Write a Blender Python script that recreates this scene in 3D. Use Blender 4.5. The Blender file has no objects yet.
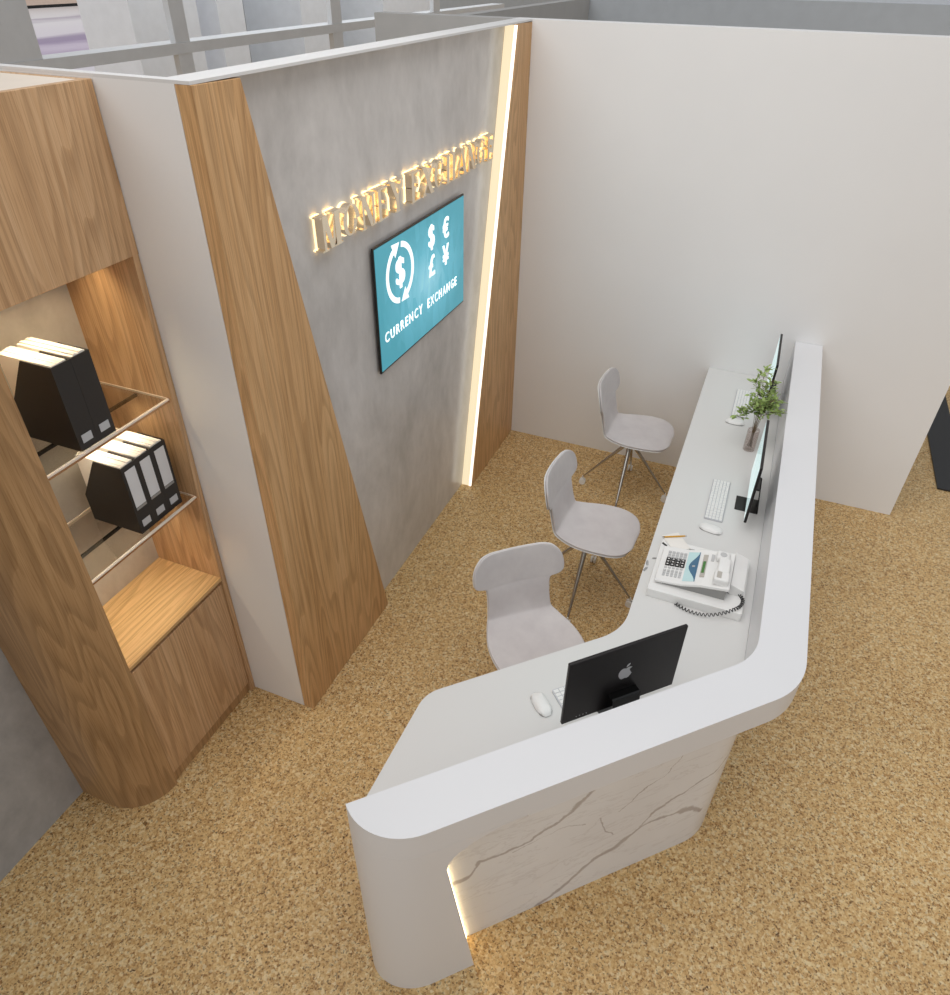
import bpy, bmesh, math, random
from math import sin, cos, pi, radians
from mathutils import Vector, Matrix

random.seed(7)
S = bpy.context.scene
COL = S.collection

# ------------------------------------------------------------------ camera
cam_d = bpy.data.cameras.new('camera')
cam = bpy.data.objects.new('camera', cam_d)
COL.objects.link(cam)
R = ((0.92471578, -0.23933986, 0.29600196), (0.38042645, 0.55392843, -0.74056668), (0.01328322, 0.79742067, 0.60327758))
cam.matrix_world = Matrix.Translation((1.398, -4.183, 2.715)) @ Matrix(R).to_4x4()
cam_d.sensor_fit = 'HORIZONTAL'
cam_d.sensor_width = 36
cam_d.lens = 714.82 * 36 / 950
cam_d.clip_start = 0.02
cam_d.clip_end = 250
S.camera = cam

# ------------------------------------------------------------------ world, sun, exposure
W = bpy.data.worlds.new('daylight')
S.world = W
W.use_nodes = True
bg = W.node_tree.nodes['Background']
bg.inputs[0].default_value = (0.95, 0.97, 1.0, 1)
bg.inputs[1].default_value = 0.52
sun_d = bpy.data.lights.new('sun', 'SUN')
sun_d.energy = 0.70
sun_d.angle = radians(48)
sun_d.color = (1.0, 0.985, 0.96)
sun = bpy.data.objects.new('sun', sun_d)
COL.objects.link(sun)
sun.rotation_euler = Vector((-0.34, -0.62, 0.72)).to_track_quat('Z', 'Y').to_euler()
sun.location = (-2, -5, 6)
lamp_d = bpy.data.lights.new('ceiling_lamp', 'AREA')
lamp_d.shape = 'SQUARE'; lamp_d.size = 2.4; lamp_d.energy = 34; lamp_d.color = (1.0, 0.985, 0.965)
lamp = bpy.data.objects.new('ceiling_lamp', lamp_d)
COL.objects.link(lamp)
lamp.location = (0.9, -2.2, 4.1)
hall_d = bpy.data.lights.new('hall_lamp', 'AREA')
hall_d.shape = 'RECTANGLE'; hall_d.size = 0.8; hall_d.size_y = 9.0; hall_d.energy = 95; hall_d.color = (0.93, 0.97, 1.0)
hall = bpy.data.objects.new('hall_lamp', hall_d)
COL.objects.link(hall)
hall.location = (-4.2, 5.5, 4.6); hall.rotation_euler = (0, radians(20), 0)
S.view_settings.view_transform = 'Standard'
S.view_settings.look = 'None'
S.view_settings.exposure = 0.0
S.view_settings.gamma = 1.0
S.view_settings.use_curve_mapping = False

# ------------------------------------------------------------------ node helpers
def lin(c):
    return tuple(((v / 255) / 12.92 if v / 255 <= 0.04045 else ((v / 255 + 0.055) / 1.055) ** 2.4) for v in c) + (1.0,)

class NT:
    def __init__(s, name):
        s.m = bpy.data.materials.new(name)
        s.m.use_nodes = True
        s.t = s.m.node_tree
        s.b = s.t.nodes['Principled BSDF']
    def n(s, typ, **kw):
        nd = s.t.nodes.new(typ)
        for k, v in kw.items():
            if k in nd.bl_rna.properties:
                setattr(nd, k, v)
            else:
                s.put(nd, k.replace('_', ' '), v)
        return nd
    def put(s, nd, key, v):
        sock = nd.inputs[key]
        if isinstance(v, bpy.types.NodeSocket):
            s.t.links.new(v, sock)
        else:
            sock.default_value = v
    def math(s, op, a, b=None, c=None, clamp=False):
        nd = s.t.nodes.new('ShaderNodeMath'); nd.operation = op; nd.use_clamp = clamp
        for i, v in enumerate((a, b, c)):
            if v is not None: s.put(nd, i, v)
        return nd.outputs[0]
    def vmath(s, op, a, b=None, out=0):
        nd = s.t.nodes.new('ShaderNodeVectorMath'); nd.operation = op
        for i, v in enumerate((a, b)):
            if v is not None: s.put(nd, i, v)
        return nd.outputs[out]
    def coord(s, scale=(1, 1, 1), rot=(0, 0, 0), loc=(0, 0, 0), what='Object'):
        tc = s.t.nodes.new('ShaderNodeTexCoord')
        mp = s.t.nodes.new('ShaderNodeMapping')
        mp.inputs['Scale'].default_value = scale
        mp.inputs['Rotation'].default_value = rot
        mp.inputs['Location'].default_value = loc
        s.t.links.new(tc.outputs[what], mp.inputs['Vector'])
        return mp.outputs[0]
    def noise(s, vec, scale=5, detail=4, rough=0.5, dist=0.0, out='Fac'):
        nd = s.t.nodes.new('ShaderNodeTexNoise')
        s.put(nd, 'Vector', vec); nd.inputs['Scale'].default_value = scale
        nd.inputs['Detail'].default_value = detail; nd.inputs['Roughness'].default_value = rough
        nd.inputs['Distortion'].default_value = dist
        return nd.outputs[out]
    def ramp(s, fac, stops, interp='LINEAR'):
        nd = s.t.nodes.new('ShaderNodeValToRGB')
        cr = nd.color_ramp; cr.interpolation = interp
        while len(cr.elements) < len(stops): cr.elements.new(0.5)
        for e, (p, c) in zip(cr.elements, stops):
            e.position = p; e.color = c if len(c) == 4 else tuple(c) + (1,)
        s.put(nd, 'Fac', fac)
        return nd.outputs[0]
    def mix(s, fac, a, b, mode='MIX'):
        nd = s.t.nodes.new('ShaderNodeMix'); nd.data_type = 'RGBA'; nd.blend_type = mode
        s.put(nd, 0, fac); s.put(nd, 6, a); s.put(nd, 7, b)
        return nd.outputs[2]
    def bump(s, h, strength=0.2, dist=0.002):
        nd = s.t.nodes.new('ShaderNodeBump')
        nd.inputs['Strength'].default_value = strength; nd.inputs['Distance'].default_value = dist
        s.put(nd, 'Height', h)
        s.t.links.new(nd.outputs[0], s.b.inputs['Normal'])

def plain(name, col, rough=0.5, metal=0.0, spec=0.5, vary=0.03, vs=9.0, emis=None, es=0, trans=0, coat=0, bump=0, bs=300):
    t = NT(name)
    c = lin(col)
    nz = t.noise(t.coord(), scale=vs, detail=3)
    lo = tuple(v * (1 - vary) for v in c[:3]) + (1,)
    hi = tuple(min(1, v * (1 + vary)) for v in c[:3]) + (1,)
    t.put(t.b, 'Base Color', t.ramp(nz, [(0.3, lo), (0.7, hi)]))
    t.b.inputs['Roughness'].default_value = rough
    t.b.inputs['Metallic'].default_value = metal
    t.b.inputs['Specular IOR Level'].default_value = spec
    t.b.inputs['Transmission Weight'].default_value = trans
    t.b.inputs['Coat Weight'].default_value = coat
    if emis:
        t.b.inputs['Emission Color'].default_value = lin(emis)
        t.b.inputs['Emission Strength'].default_value = es
    if bump:
        t.bump(t.noise(t.coord(), scale=bs, detail=2), bump, 0.001)
    return t.m

def wood(name, axis='z', dark=(150, 112, 72), mid=(183, 144, 98), light=(203, 166, 120), seed=0.0, rough=0.42):
    """oak veneer: long figure along `axis`, cathedral arches and fine pores"""
    t = NT(name)
    comp = {'z': (1, 1, 0.11), 'y': (1, 0.11, 1), 'x': (0.11, 1, 1)}[axis]
    v = t.coord(scale=comp, loc=(seed, seed * 1.7, seed * 0.6))
    warp = t.noise(v, scale=3.4, detail=2.0, rough=0.4)
    ph = t.math('FRACT', t.math('MULTIPLY', warp, 30.0))
    line = t.math('POWER', ph, 5.0)                       # late wood: dark thin line ending each ring
    line = t.math('MULTIPLY', line, t.math('MULTIPLY', t.math('SUBTRACT', 1.0, ph), 9.0), clamp=True)
    fine = {'z': (1, 1, 0.02), 'y': (1, 0.02, 1), 'x': (0.02, 1, 1)}[axis]
    vf = t.coord(scale=fine, loc=(seed, 0, 0))
    pores = t.noise(vf, scale=300, detail=3, rough=0.6)
    streak = t.noise(vf, scale=60, detail=4, rough=0.65)
    plank = t.noise(vf, scale=5.5, detail=1)
    f = t.math('ADD', t.math('MULTIPLY', ph, -0.11), t.math('MULTIPLY', streak, 0.75))
    f = t.math('ADD', f, t.math('MULTIPLY', plank, 0.42))
    c = t.ramp(f, [(0.18, lin(dark)), (0.45, lin(mid)), (0.78, lin(light))])
    c = t.mix(t.math('MULTIPLY', line, 0.42), c, lin(tuple(v * 0.72 for v in dark)))
    pr = t.ramp(pores, [(0.38, (0.76, 0.71, 0.65, 1)), (0.50, (1, 1, 1, 1))])
    c = t.mix(0.8, c, pr, 'MULTIPLY')
    t.put(t.b, 'Base Color', c)
    t.b.inputs['Roughness'].default_value = rough
    t.b.inputs['Specular IOR Level'].default_value = 0.35
    t.bump(pores, 0.12, 0.0006)
    return t.m

def concrete(name, a, b, c, rough=0.32, sc=1.0, spec=0.5):
    t = NT(name)
    v = t.coord(scale=(1, 1, 0.75))
    n1 = t.noise(v, scale=2.2 * sc, detail=9, rough=0.62, dist=0.4)
    n2 = t.noise(t.coord(scale=(1, 1, 0.55)), scale=14 * sc, detail=7, rough=0.65)
    f = t.math('ADD', t.math('MULTIPLY', n1, 0.75), t.math('MULTIPLY', n2, 0.25))
    t.put(t.b, 'Base Color', t.ramp(f, [(0.34, lin(a)), (0.5, lin(b)), (0.66, lin(c))]))
    t.put(t.b, 'Roughness', t.math('ADD', rough, t.math('MULTIPLY', n2, 0.15)))
    t.b.inputs['Specular IOR Level'].default_value = spec
    t.bump(n2, 0.08, 0.001)
    return t.m

def cork():
    t = NT('cork_floor')
    base = t.coord()
    jit = t.noise(base, scale=90, detail=2, out='Color')
    v = t.vmath('ADD', base, t.vmath('SCALE', jit, None)) if False else base
    vo = t.n('ShaderNodeTexVoronoi', feature='F1')
    t.put(vo, 'Vector', t.vmath('ADD', base, t.vmath('MULTIPLY', jit, (0.008, 0.008, 0))))
    vo.inputs['Scale'].default_value = 105
    sep = t.n('ShaderNodeSeparateColor'); t.put(sep, 0, vo.outputs['Color'])
    vo2 = t.n('ShaderNodeTexVoronoi', feature='F1')
    t.put(vo2, 'Vector', t.vmath('ADD', base, t.vmath('MULTIPLY', jit, (0.006, 0.006, 0))))
    vo2.inputs['Scale'].default_value = 190
    sep2 = t.n('ShaderNodeSeparateColor'); t.put(sep2, 0, vo2.outputs['Color'])
    c1 = t.ramp(sep.outputs[0], [(0.0, lin((128, 86, 46))), (0.14, lin((190, 144, 86))), (0.45, lin((222, 180, 118))), (0.75, lin((240, 206, 148))), (1.0, lin((255, 240, 196)))])
    c2 = t.ramp(sep2.outputs[1], [(0.0, lin((46, 28, 16))), (0.08, lin((150, 104, 58))), (0.25, lin((216, 172, 112))), (1.0, lin((250, 222, 168)))])
    c = t.mix(0.55, c1, c2)
    # sparse dark bark flecks and pale chips
    speck = t.math('LESS_THAN', sep2.outputs[0], 0.045)
    c = t.mix(t.math('MULTIPLY', speck, 0.62), c, lin((70, 42, 22)))
    chip = t.math('GREATER_THAN', sep.outputs[1], 0.93)
    c = t.mix(t.math('MULTIPLY', chip, 0.55), c, lin((252, 234, 192)))
    big = t.noise(base, scale=1.6, detail=3)
    c = t.mix(1.0, c, t.ramp(big, [(0.3, (0.79, 0.775, 0.75, 1)), (0.7, (0.86, 0.85, 0.83, 1))]), 'MULTIPLY')
    # faint square tile seams every 0.56 m
    sx = t.n('ShaderNodeSeparateXYZ'); t.put(sx, 0, base)
    lines = []
    for i, off in ((0, 1.87), (1, -2.87)):
        q = t.math('DIVIDE', t.math('SUBTRACT', sx.outputs[i], off), 0.56)
        d = t.math('ABSOLUTE', t.math('SUBTRACT', q, t.math('ROUND', q)))
        lines.append(t.math('LESS_THAN', d, 0.0018))
    seam = t.math('MULTIPLY', t.math('MAXIMUM', lines[0], lines[1]), 0.32)
    c = t.mix(seam, c, lin((120, 84, 50)))
    t.put(t.b, 'Base Color', c)
    t.b.inputs['Roughness'].default_value = 0.42
    t.b.inputs['Specular IOR Level'].default_value = 0.35
    t.bump(sep.outputs[0], 0.05, 0.001)
    return t.m

def marble():
    """white marble, long grey veins; local axes: x along the front, z up"""
    t = NT('white_marble')
    base = t.coord()
    wob = t.noise(base, scale=9, detail=8, rough=0.62, out='Color')
    wob = t.vmath('SUBTRACT', wob, (0.5, 0.5, 0.5))
    p = t.vmath('ADD', base, t.vmath('MULTIPLY', wob, (0.075, 0.0, 0.075)))
    p = t.vmath('MULTIPLY', p, (1, 0, 1))
    wn = t.math('POWER', t.noise(base, scale=9, detail=5), 2.0)
    V = [([(-1.62, .400), (-1.527, .438), (-1.488, .490), (-1.323, .500), (-1.214, .556), (-1.14, .627), (-1.03, .80)], .010),
         ([(-1.30, -.03), (-1.166, .064), (-1.05, .176), (-.961, .21), (-.878, .286), (-.655, .262), (-.60, .2)], .013),
         ([(-.961, .21), (-.833, .345), (-.692, .415), (-.538, .496), (-.40, .62)], .005),
         ([(-.99, .46), (-.826, .593), (-.72, .76)], .003),
         ([(-1.061, .465), (-1.017, .345), (-.985, .312)], .003),
         ([(-1.38, .47), (-1.22, .50), (-1.12, .47)], .0025),
         ([(-.25, .1), (0.1, .5), (.3, .9)], .006)]
    acc = None
    for pts, w in V:
        for a, b in zip(pts, pts[1:]):
            A = (a[0], 0, a[1]); AB = (b[0] - a[0], 0, b[1] - a[1]); L2 = AB[0] ** 2 + AB[2] ** 2
            ap = t.vmath('SUBTRACT', p, A)
            h = t.math('DIVIDE', t.vmath('DOT_PRODUCT', ap, AB, out=1), L2, clamp=True)
            nd = t.t.nodes.new('ShaderNodeVectorMath'); nd.operation = 'SCALE'
            nd.inputs[0].default_value = AB; t.put(nd, 'Scale', h)
            d = t.vmath('LENGTH', t.vmath('SUBTRACT', ap, nd.outputs[0]), out=1)
            ww = t.math('MULTIPLY', wn, w * 4.6)
            g = t.math('SUBTRACT', 1.0, t.math('DIVIDE', d, ww), clamp=True)
            acc = g if acc is None else t.math('MAXIMUM', acc, g)
    veins = t.math('MULTIPLY', acc, 1.8, clamp=True)
    thin = t.noise(t.coord(rot=(0, radians(35), 0), scale=(1.2, 1, 4.5)), scale=2.3, detail=7, rough=0.6, dist=0.6)
    thin = t.math('SUBTRACT', 1.0, t.math('MULTIPLY', t.math('ABSOLUTE', t.math('SUBTRACT', thin, 0.5)), 60.0), clamp=True)
    cloud = t.noise(base, scale=2.5, detail=5)
    c = t.ramp(cloud, [(0.3, lin((230, 229, 230))), (0.7, lin((240, 240, 241)))])
    c = t.mix(t.math('MULTIPLY', thin, 0.22), c, lin((170, 160, 156)))
    c = t.mix(t.math('MULTIPLY', veins, 0.58), c, lin((142, 126, 122)))
    t.put(t.b, 'Base Color', c)
    t.b.inputs['Roughness'].default_value = 0.18
    return t.m

def fabric():
    t = NT('light_grey_fabric')
    v = t.coord()
    n1 = t.noise(v, scale=9, detail=4, rough=0.6)
    n2 = t.noise(v, scale=600, detail=2)
    t.put(t.b, 'Base Color', t.ramp(n1, [(0.3, lin((205, 199, 199))), (0.7, lin((217, 212, 211)))]))
    t.b.inputs['Roughness'].default_value = 0.95
    t.b.inputs['Specular IOR Level'].default_value = 0.1
    t.b.inputs['Sheen Weight'].default_value = 0.15
    t.bump(n2, 0.25, 0.0008)
    return t.m

M = {}
M['white_wall'] = plain('white_paint', (239, 238, 237), 0.55, vary=0.012, vs=2)
M['cap'] = plain('white_cap_paint', (222, 221, 220), 0.5, vary=0.01)
M['corian'] = plain('white_solid_surface', (229, 229, 231), 0.33, vary=0.008, vs=2)
M['desk'] = plain('pale_grey_laminate', (221, 220, 218), 0.38, vary=0.008, vs=2)
M['wood'] = wood('oak_veneer_panel', 'z', (184, 140, 92), (210, 166, 116), (226, 187, 140), 1.3)
M['wood_cab'] = wood('oak_veneer_cabinet', 'z', (176, 136, 96), (202, 162, 120), (218, 183, 144), 5.1)
M['wood_col'] = wood('oak_veneer_column', 'z', (150, 114, 76), (176, 138, 96), (196, 158, 114), 9.4)
M['wood_top'] = wood('oak_veneer_counter', 'y', (196, 154, 102), (220, 180, 126), (234, 200, 150), 3.2)
M['concrete'] = concrete('polished_concrete', (184, 180, 177), (205, 201, 198), (222, 218, 215), 0.14)
M['concrete2'] = concrete('rough_concrete', (150, 150, 151), (172, 172, 172), (190, 190, 190), 0.5, 1.4)
M['concrete3'] = concrete('beige_concrete', (165, 158, 148), (186, 179, 169), (203, 197, 188), 0.5, 1.4)
M['cork'] = cork()
M['marble'] = marble()
M['fabric'] = fabric()
M['white_plastic'] = plain('white_plastic', (238, 237, 235), 0.35)
M['grey_plastic'] = plain('grey_plastic', (150, 149, 147), 0.45)
M['key_grey'] = plain('light_grey_key', (196, 196, 196), 0.45)
M['black'] = plain('satin_black', (30, 28, 28), 0.35)
M['black_back'] = plain('black_anodised', (46, 43, 43), 0.38, metal=0.6)
M['black_gloss'] = plain('gloss_black', (16, 15, 15), 0.15)
M['card'] = plain('black_cardboard', (40, 37, 36), 0.45, bump=0.1)
M['paper'] = plain('white_paper', (240, 236, 230), 0.8)
M['label'] = plain('grey_label_paper', (190, 192, 196), 0.6)
M['label_white'] = plain('white_label_paper', (222, 223, 226), 0.6)
M['silver'] = plain('silver_metal', (196, 196, 198), 0.35, metal=0.2)
M['chrome'] = plain('polished_aluminium', (185, 182, 178), 0.2, metal=1.0)
M['alu'] = plain('light_aluminium', (205, 206, 210), 0.4, metal=0.5)
M['gold'] = plain('mirror_gold', (255, 238, 212), 0.16, metal=1.0, vary=0.01)
M['warm_led'] = plain('warm_light_emitter', (255, 236, 190), 0.5, emis=(255, 234, 190), es=1.15)
M['strong_led'] = plain('bright_warm_light_emitter', (255, 236, 190), 0.5, emis=(255, 226, 172), es=9.0)
M['cream_glow'] = plain('glowing_reveal', (120, 112, 96), 0.5, emis=(255, 237, 198), es=0.90)  # LED-lit side of the oak panel, glow put into the emission
M['white_led'] = plain('white_light_emitter', (255, 255, 250), 0.5, emis=(255, 250, 238), es=1.35)
M['copper'] = plain('bronze_edge_trim', (205, 160, 120), 0.25, metal=0.8)
M['pale_edge'] = plain('pale_glass_edge', (240, 226, 210), 0.3)
M['pencil'] = plain('ochre_pencil_paint', (214, 160, 48), 0.4)
M['teal_panel'] = plain('slate_blue_plastic', (70, 112, 142), 0.35)
M['pale_blue'] = plain('pale_blue_plastic', (196, 226, 228), 0.35)
M['lcd'] = plain('green_lcd', (70, 125, 60), 0.2)
M['lcd_frame'] = plain('warm_grey_plastic', (186, 180, 172), 0.35)
M['leaf'] = plain('olive_green_leaf', (146, 168, 96), 0.5, vary=0.35, vs=40)
M['twig'] = plain('brown_twig', (112, 92, 62), 0.7)
M['granite'] = plain('black_granite', (36, 36, 38), 0.4)
M['grey_frame'] = plain('grey_powder_coat', (212, 213, 214), 0.5)
M['outer_white'] = plain('cool_white_panel', (232, 235, 240), 0.6)
M['outer_blue'] = plain('cool_grey_panel', (190, 196, 202), 0.6)
M['outer_grey'] = plain('grey_paint_and_shade', (176, 175, 173), 0.6)  # neighbour wall's grey paint; on the back wall extension it paints shade
M['screen_white'] = plain('white_screen_print', (250, 250, 250), 0.3, emis=(245, 250, 250), es=0.75)

def glass(name, col, refl=0.10):
    t = NT(name)
    tr = t.n('ShaderNodeBsdfTransparent'); t.put(tr, 'Color', lin(col))
    gl = t.n('ShaderNodeBsdfGlossy'); gl.inputs['Roughness'].default_value = 0.03
    lw = t.n('ShaderNodeLayerWeight'); lw.inputs['Blend'].default_value = 0.35
    mx = t.n('ShaderNodeMixShader')
    t.put(mx, 0, t.math('ADD', t.math('MULTIPLY', lw.outputs['Facing'], 0.30), t.math('MULTIPLY', t.noise(t.coord(), scale=4), refl)))
    t.t.links.new(tr.outputs[0], mx.inputs[1]); t.t.links.new(gl.outputs[0], mx.inputs[2])
    t.t.links.new(mx.outputs[0], t.t.nodes['Material Output'].inputs['Surface'])
    return t.m
M['glass'] = glass('shelf_glass', (247, 246, 243), 0.10)
M['vase'] = glass('smoky_glass', (243, 238, 236), 0.12)

def screen_mat():
    t = NT('teal_display')
    v = t.coord()
    sx = t.n('ShaderNodeSeparateXYZ'); t.put(sx, 0, v)
    # brighter middle of the picture on the display, blocky light patterns
    d = t.vmath('LENGTH', t.vmath('MULTIPLY', t.vmath('SUBTRACT', v, (0, 0.03, -0.02)), (0, 1.0, 1.5)), out=1)
    cell = t.n('ShaderNodeTexVoronoi', feature='F1'); t.put(cell, 'Vector', t.coord(scale=(1, 1, 0.35))); cell.inputs['Scale'].default_value = 26
    sc = t.n('ShaderNodeSeparateColor'); t.put(sc, 0, cell.outputs['Color'])
    f = t.math('ADD', d, t.math('MULTIPLY', sc.outputs[0], 0.10))
    c = t.ramp(f, [(0.05, lin((150, 214, 232))), (0.25, lin((98, 183, 204))), (0.5, lin((74, 160, 178)))])
    t.put(t.b, 'Base Color', c)
    t.put(t.b, 'Emission Color', c)
    t.b.inputs['Emission Strength'].default_value = 0.5
    t.b.inputs['Roughness'].default_value = 0.25
    return t.m
M['screen'] = screen_mat()
def pale_screen():
    t = NT('pale_computer_display')
    c = t.ramp(t.noise(t.coord(), scale=6, detail=2), [(0.35, lin((188, 220, 220))), (0.6, lin((215, 235, 235)))])
    t.put(t.b, 'Base Color', lin((20, 22, 22)))
    t.put(t.b, 'Emission Color', c)
    t.b.inputs['Emission Strength'].default_value = 0.75
    t.b.inputs['Roughness'].default_value = 0.15
    return t.m
M['display'] = pale_screen()

# ------------------------------------------------------------------ mesh helpers
def bm_new(): return bmesh.new()

def mesh_obj(name, bm, mat, parent=None, smooth=None, bevel=0.0, segs=2, world=False):
    """link bm as one mesh object; with world=True the shape is given in world space and moved into its parent's space"""
    if bevel > 0:
        es = [e for e in bm.edges if len(e.link_faces) == 2 and e.calc_face_angle(0) > radians(30)]
        bmesh.ops.bevel(bm, geom=es, offset=bevel, segments=segs, profile=0.5, affect='EDGES', clamp_overlap=True)
    bmesh.ops.recalc_face_normals(bm, faces=bm.faces)
    if world and parent is not None:
        mw = Matrix.Identity(4); p = parent
        while p is not None:
            mw = p.matrix_basis @ mw if False else (Matrix.Translation(p.location) @ p.rotation_euler.to_matrix().to_4x4()) @ mw
            p = p.parent
        bm.transform(mw.inverted())
    me = bpy.data.meshes.new(name)
    bm.to_mesh(me); bm.free()
    if smooth is not None:
        for f in me.polygons: f.use_smooth = True
        me.set_sharp_from_angle(angle=radians(smooth))
    o = bpy.data.objects.new(name, me)
    COL.objects.link(o)
    if mat is not None:
        me.materials.append(M[mat] if isinstance(mat, str) else mat)
    if parent is not None: o.parent = parent
    return o

def thing(name, label, cat, loc=(0, 0, 0), rotz=0.0, group=None):
    o = bpy.data.objects.new(name, None)
    COL.objects.link(o)
    o.empty_display_size = 0.05
    o.location = loc; o.rotation_euler = (0, 0, rotz)
    o['label'] = label; o['category'] = cat
    if group: o['group'] = group
    return o

def tag(o, label, cat, group=None):
    o['label'] = label; o['category'] = cat
    if group: o['group'] = group
    return o

def struct(name, bm, mat, parent=None, **kw):
    o = mesh_obj(name, bm, mat, parent, **kw)
    if parent is None: o['kind'] = 'structure'
    return o

def recenter(o):
    """put the origin of a single-mesh thing at the centre of its base"""
    vs = [v.co for v in o.data.vertices]
    c = Vector(((min(v.x for v in vs) + max(v.x for v in vs)) / 2, (min(v.y for v in vs) + max(v.y for v in vs)) / 2, min(v.z for v in vs)))
    o.data.transform(Matrix.Translation(-c)); o.location = c
    return o

def box(bm, x0, x1, y0, y1, z0, z1, mat=None):
    r = bmesh.ops.create_cube(bm, size=1)
    T = Matrix.Translation(((x0 + x1) / 2, (y0 + y1) / 2, (z0 + z1) / 2)) @ Matrix.Diagonal((abs(x1 - x0), abs(y1 - y0), abs(z1 - z0), 1))
    if mat is not None: T = mat @ T
    bmesh.ops.transform(bm, matrix=T, verts=r['verts'])
    return bm

def bx(*a, mat=None): return box(bm_new(), *a, mat=mat)

def prism(bm, poly, d0, d1, fn):
    """poly: 2D points; fn(u, v, d) -> 3D point; closed solid between depth d0 and d1"""
    n = len(poly)
    A = [bm.verts.new(fn(u, v, d0)) for u, v in poly]
    B = [bm.verts.new(fn(u, v, d1)) for u, v in poly]
    fa = bm.faces.new(A); fb = bm.faces.new(B[::-1])
    for i in range(n):
        j = (i + 1) % n
        bm.faces.new((A[i], B[i], B[j], A[j]))
    bmesh.ops.triangulate(bm, faces=[f for f in (fa, fb) if len(f.verts) > 4])
    return bm

def fillet(poly, radii, seg=10):
    """round the corners of a closed 2D polygon"""
    out = []
    n = len(poly)
    for i, p in enumerate(poly):
        r = radii[i]
        P = Vector(p)
        if r <= 0: out.append(tuple(P)); continue
        a = (Vector(poly[i - 1]) - P); b = (Vector(poly[(i + 1) % n]) - P)
        la, lb = a.length, b.length
        a.normalize(); b.normalize()
        ang = a.angle(b)
        d = r / math.tan(ang / 2)
        if d > min(la, lb) * 0.98:
            d = min(la, lb) * 0.98; r = d * math.tan(ang / 2)
        c = P + (a + b).normalized() * (r / sin(ang / 2))
        s, e = P + a * d, P + b * d
        a0 = math.atan2(s.y - c.y, s.x - c.x); a1 = math.atan2(e.y - c.y, e.x - c.x)
        da = (a1 - a0 + pi) % (2 * pi) - pi
        for k in range(seg + 1):
            t = a0 + da * k / seg
            out.append((c.x + r * cos(t), c.y + r * sin(t)))
    return out

def lathe(bm, prof, seg=24, mat=None, cap=True):
    rings = []
    for r, z in prof:
        ring = [bm.verts.new((r * cos(2 * pi * k / seg), r * sin(2 * pi * k / seg), z)) for k in range(seg)]
        rings.append(ring)
    nf = []
    for a, b in zip(rings, rings[1:]):
        for k in range(seg):
            nf.append(bm.faces.new((a[k], a[(k + 1) % seg], b[(k + 1) % seg], b[k])))
    if cap:
        bm.faces.new(rings[0][::-1]); bm.faces.new(rings[-1])
    if mat is not None:
        bmesh.ops.transform(bm, matrix=mat, verts=[v for rg in rings for v in rg])
    return bm

def tube(bm, pts, r, seg=8):
    """round tube through pts; r a number or one per point"""
    pts = [Vector(p) for p in pts]
    n = len(pts)
    rs = r if isinstance(r, (list, tuple)) else [r] * n
    prev = None; rings = []
    for i, p in enumerate(pts):
        d = (pts[min(i + 1, n - 1)] - pts[max(i - 1, 0)]).normalized()
        if prev is None:
            u = d.cross(Vector((0, 0, 1)))
            if u.length < 1e-3: u = d.cross(Vector((1, 0, 0)))
        else:
            u = prev - d * prev.dot(d)
        u.normalize(); prev = u
        w = d.cross(u)
        rings.append([bm.verts.new(p + (u * cos(2 * pi * k / seg) + w * sin(2 * pi * k / seg)) * rs[i]) for k in range(seg)])
    for a, b in zip(rings, rings[1:]):
        for k in range(seg):
            bm.faces.new((a[k], a[(k + 1) % seg], b[(k + 1) % seg], b[k]))
    bm.faces.new(rings[0][::-1]); bm.faces.new(rings[-1])
    return bm

def text_bm(s, size, bold=0.0, depth=0.002, align='CENTER', spacing=1.0, xs=1.0):
    """default font as a mesh in the local XY plane, centred"""
    cu = bpy.data.curves.new('lettering', 'FONT')
    cu.body = s; cu.size = size; cu.offset = bold; cu.extrude = depth; cu.align_x = align
    cu.space_character = spacing
    o = bpy.data.objects.new('lettering', cu)
    COL.objects.link(o)
    dg = bpy.context.evaluated_depsgraph_get()
    me = bpy.data.meshes.new_from_object(o.evaluated_get(dg))
    bm = bm_new(); bm.from_mesh(me)
    bpy.data.objects.remove(o); bpy.data.curves.remove(cu); bpy.data.meshes.remove(me)
    xsn = [v.co.x for v in bm.verts]; ysn = [v.co.y for v in bm.verts]
    c = Vector(((min(xsn) + max(xsn)) / 2, (min(ysn) + max(ysn)) / 2, 0))
    bm.transform(Matrix.Diagonal((xs, 1, 1, 1)) @ Matrix.Translation(-c))
    return bm, (max(xsn) - min(xsn)) * xs, max(ysn) - min(ysn)

HW = 2.46      # height of the partition walls

# ================================================================== STRUCTURE
bm = bx(-8, 9, -8, 40, -0.05, 0)
struct('floor', bm, 'cork')
# white back wall, runs past the corner
struct('wall_back', bx(-0.11, 2.485, 0.0, 0.11, 0, HW + 0.003), 'white_wall')
struct('wall_back_extension', bx(-0.92, -0.111, 0.0, 0.11, 0, HW + 0.003), 'outer_grey')  # same white wall left unlit, its shade put into the grey colour
# partition behind the oak and concrete cladding, with its white end and the return behind the cabinet
struct('wall_left', bx(-0.110, -0.0765, -2.529, -0.0005, 0, HW - 0.004), 'white_wall')
struct('wall_return', bx(-2.2, -0.0505, -2.60, -2.53, 0, HW - 0.004), 'white_wall')
bm = bm_new()
prism(bm, [(-0.002, -0.001), (-0.100, -0.001), (-0.100, -2.566), (-2.2, -2.566), (-2.2, -2.60), (-0.002, -2.60)], HW - 0.004, HW + 0.004, lambda u, v, d: (u, v, d))
struct('trim_1', bm, 'cap')
# grey concrete wall left of the cabinet
struct('wall_side', bx(-0.74, -0.64, -7.0, -2.602, 0, 2.44), 'concrete2')

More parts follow.
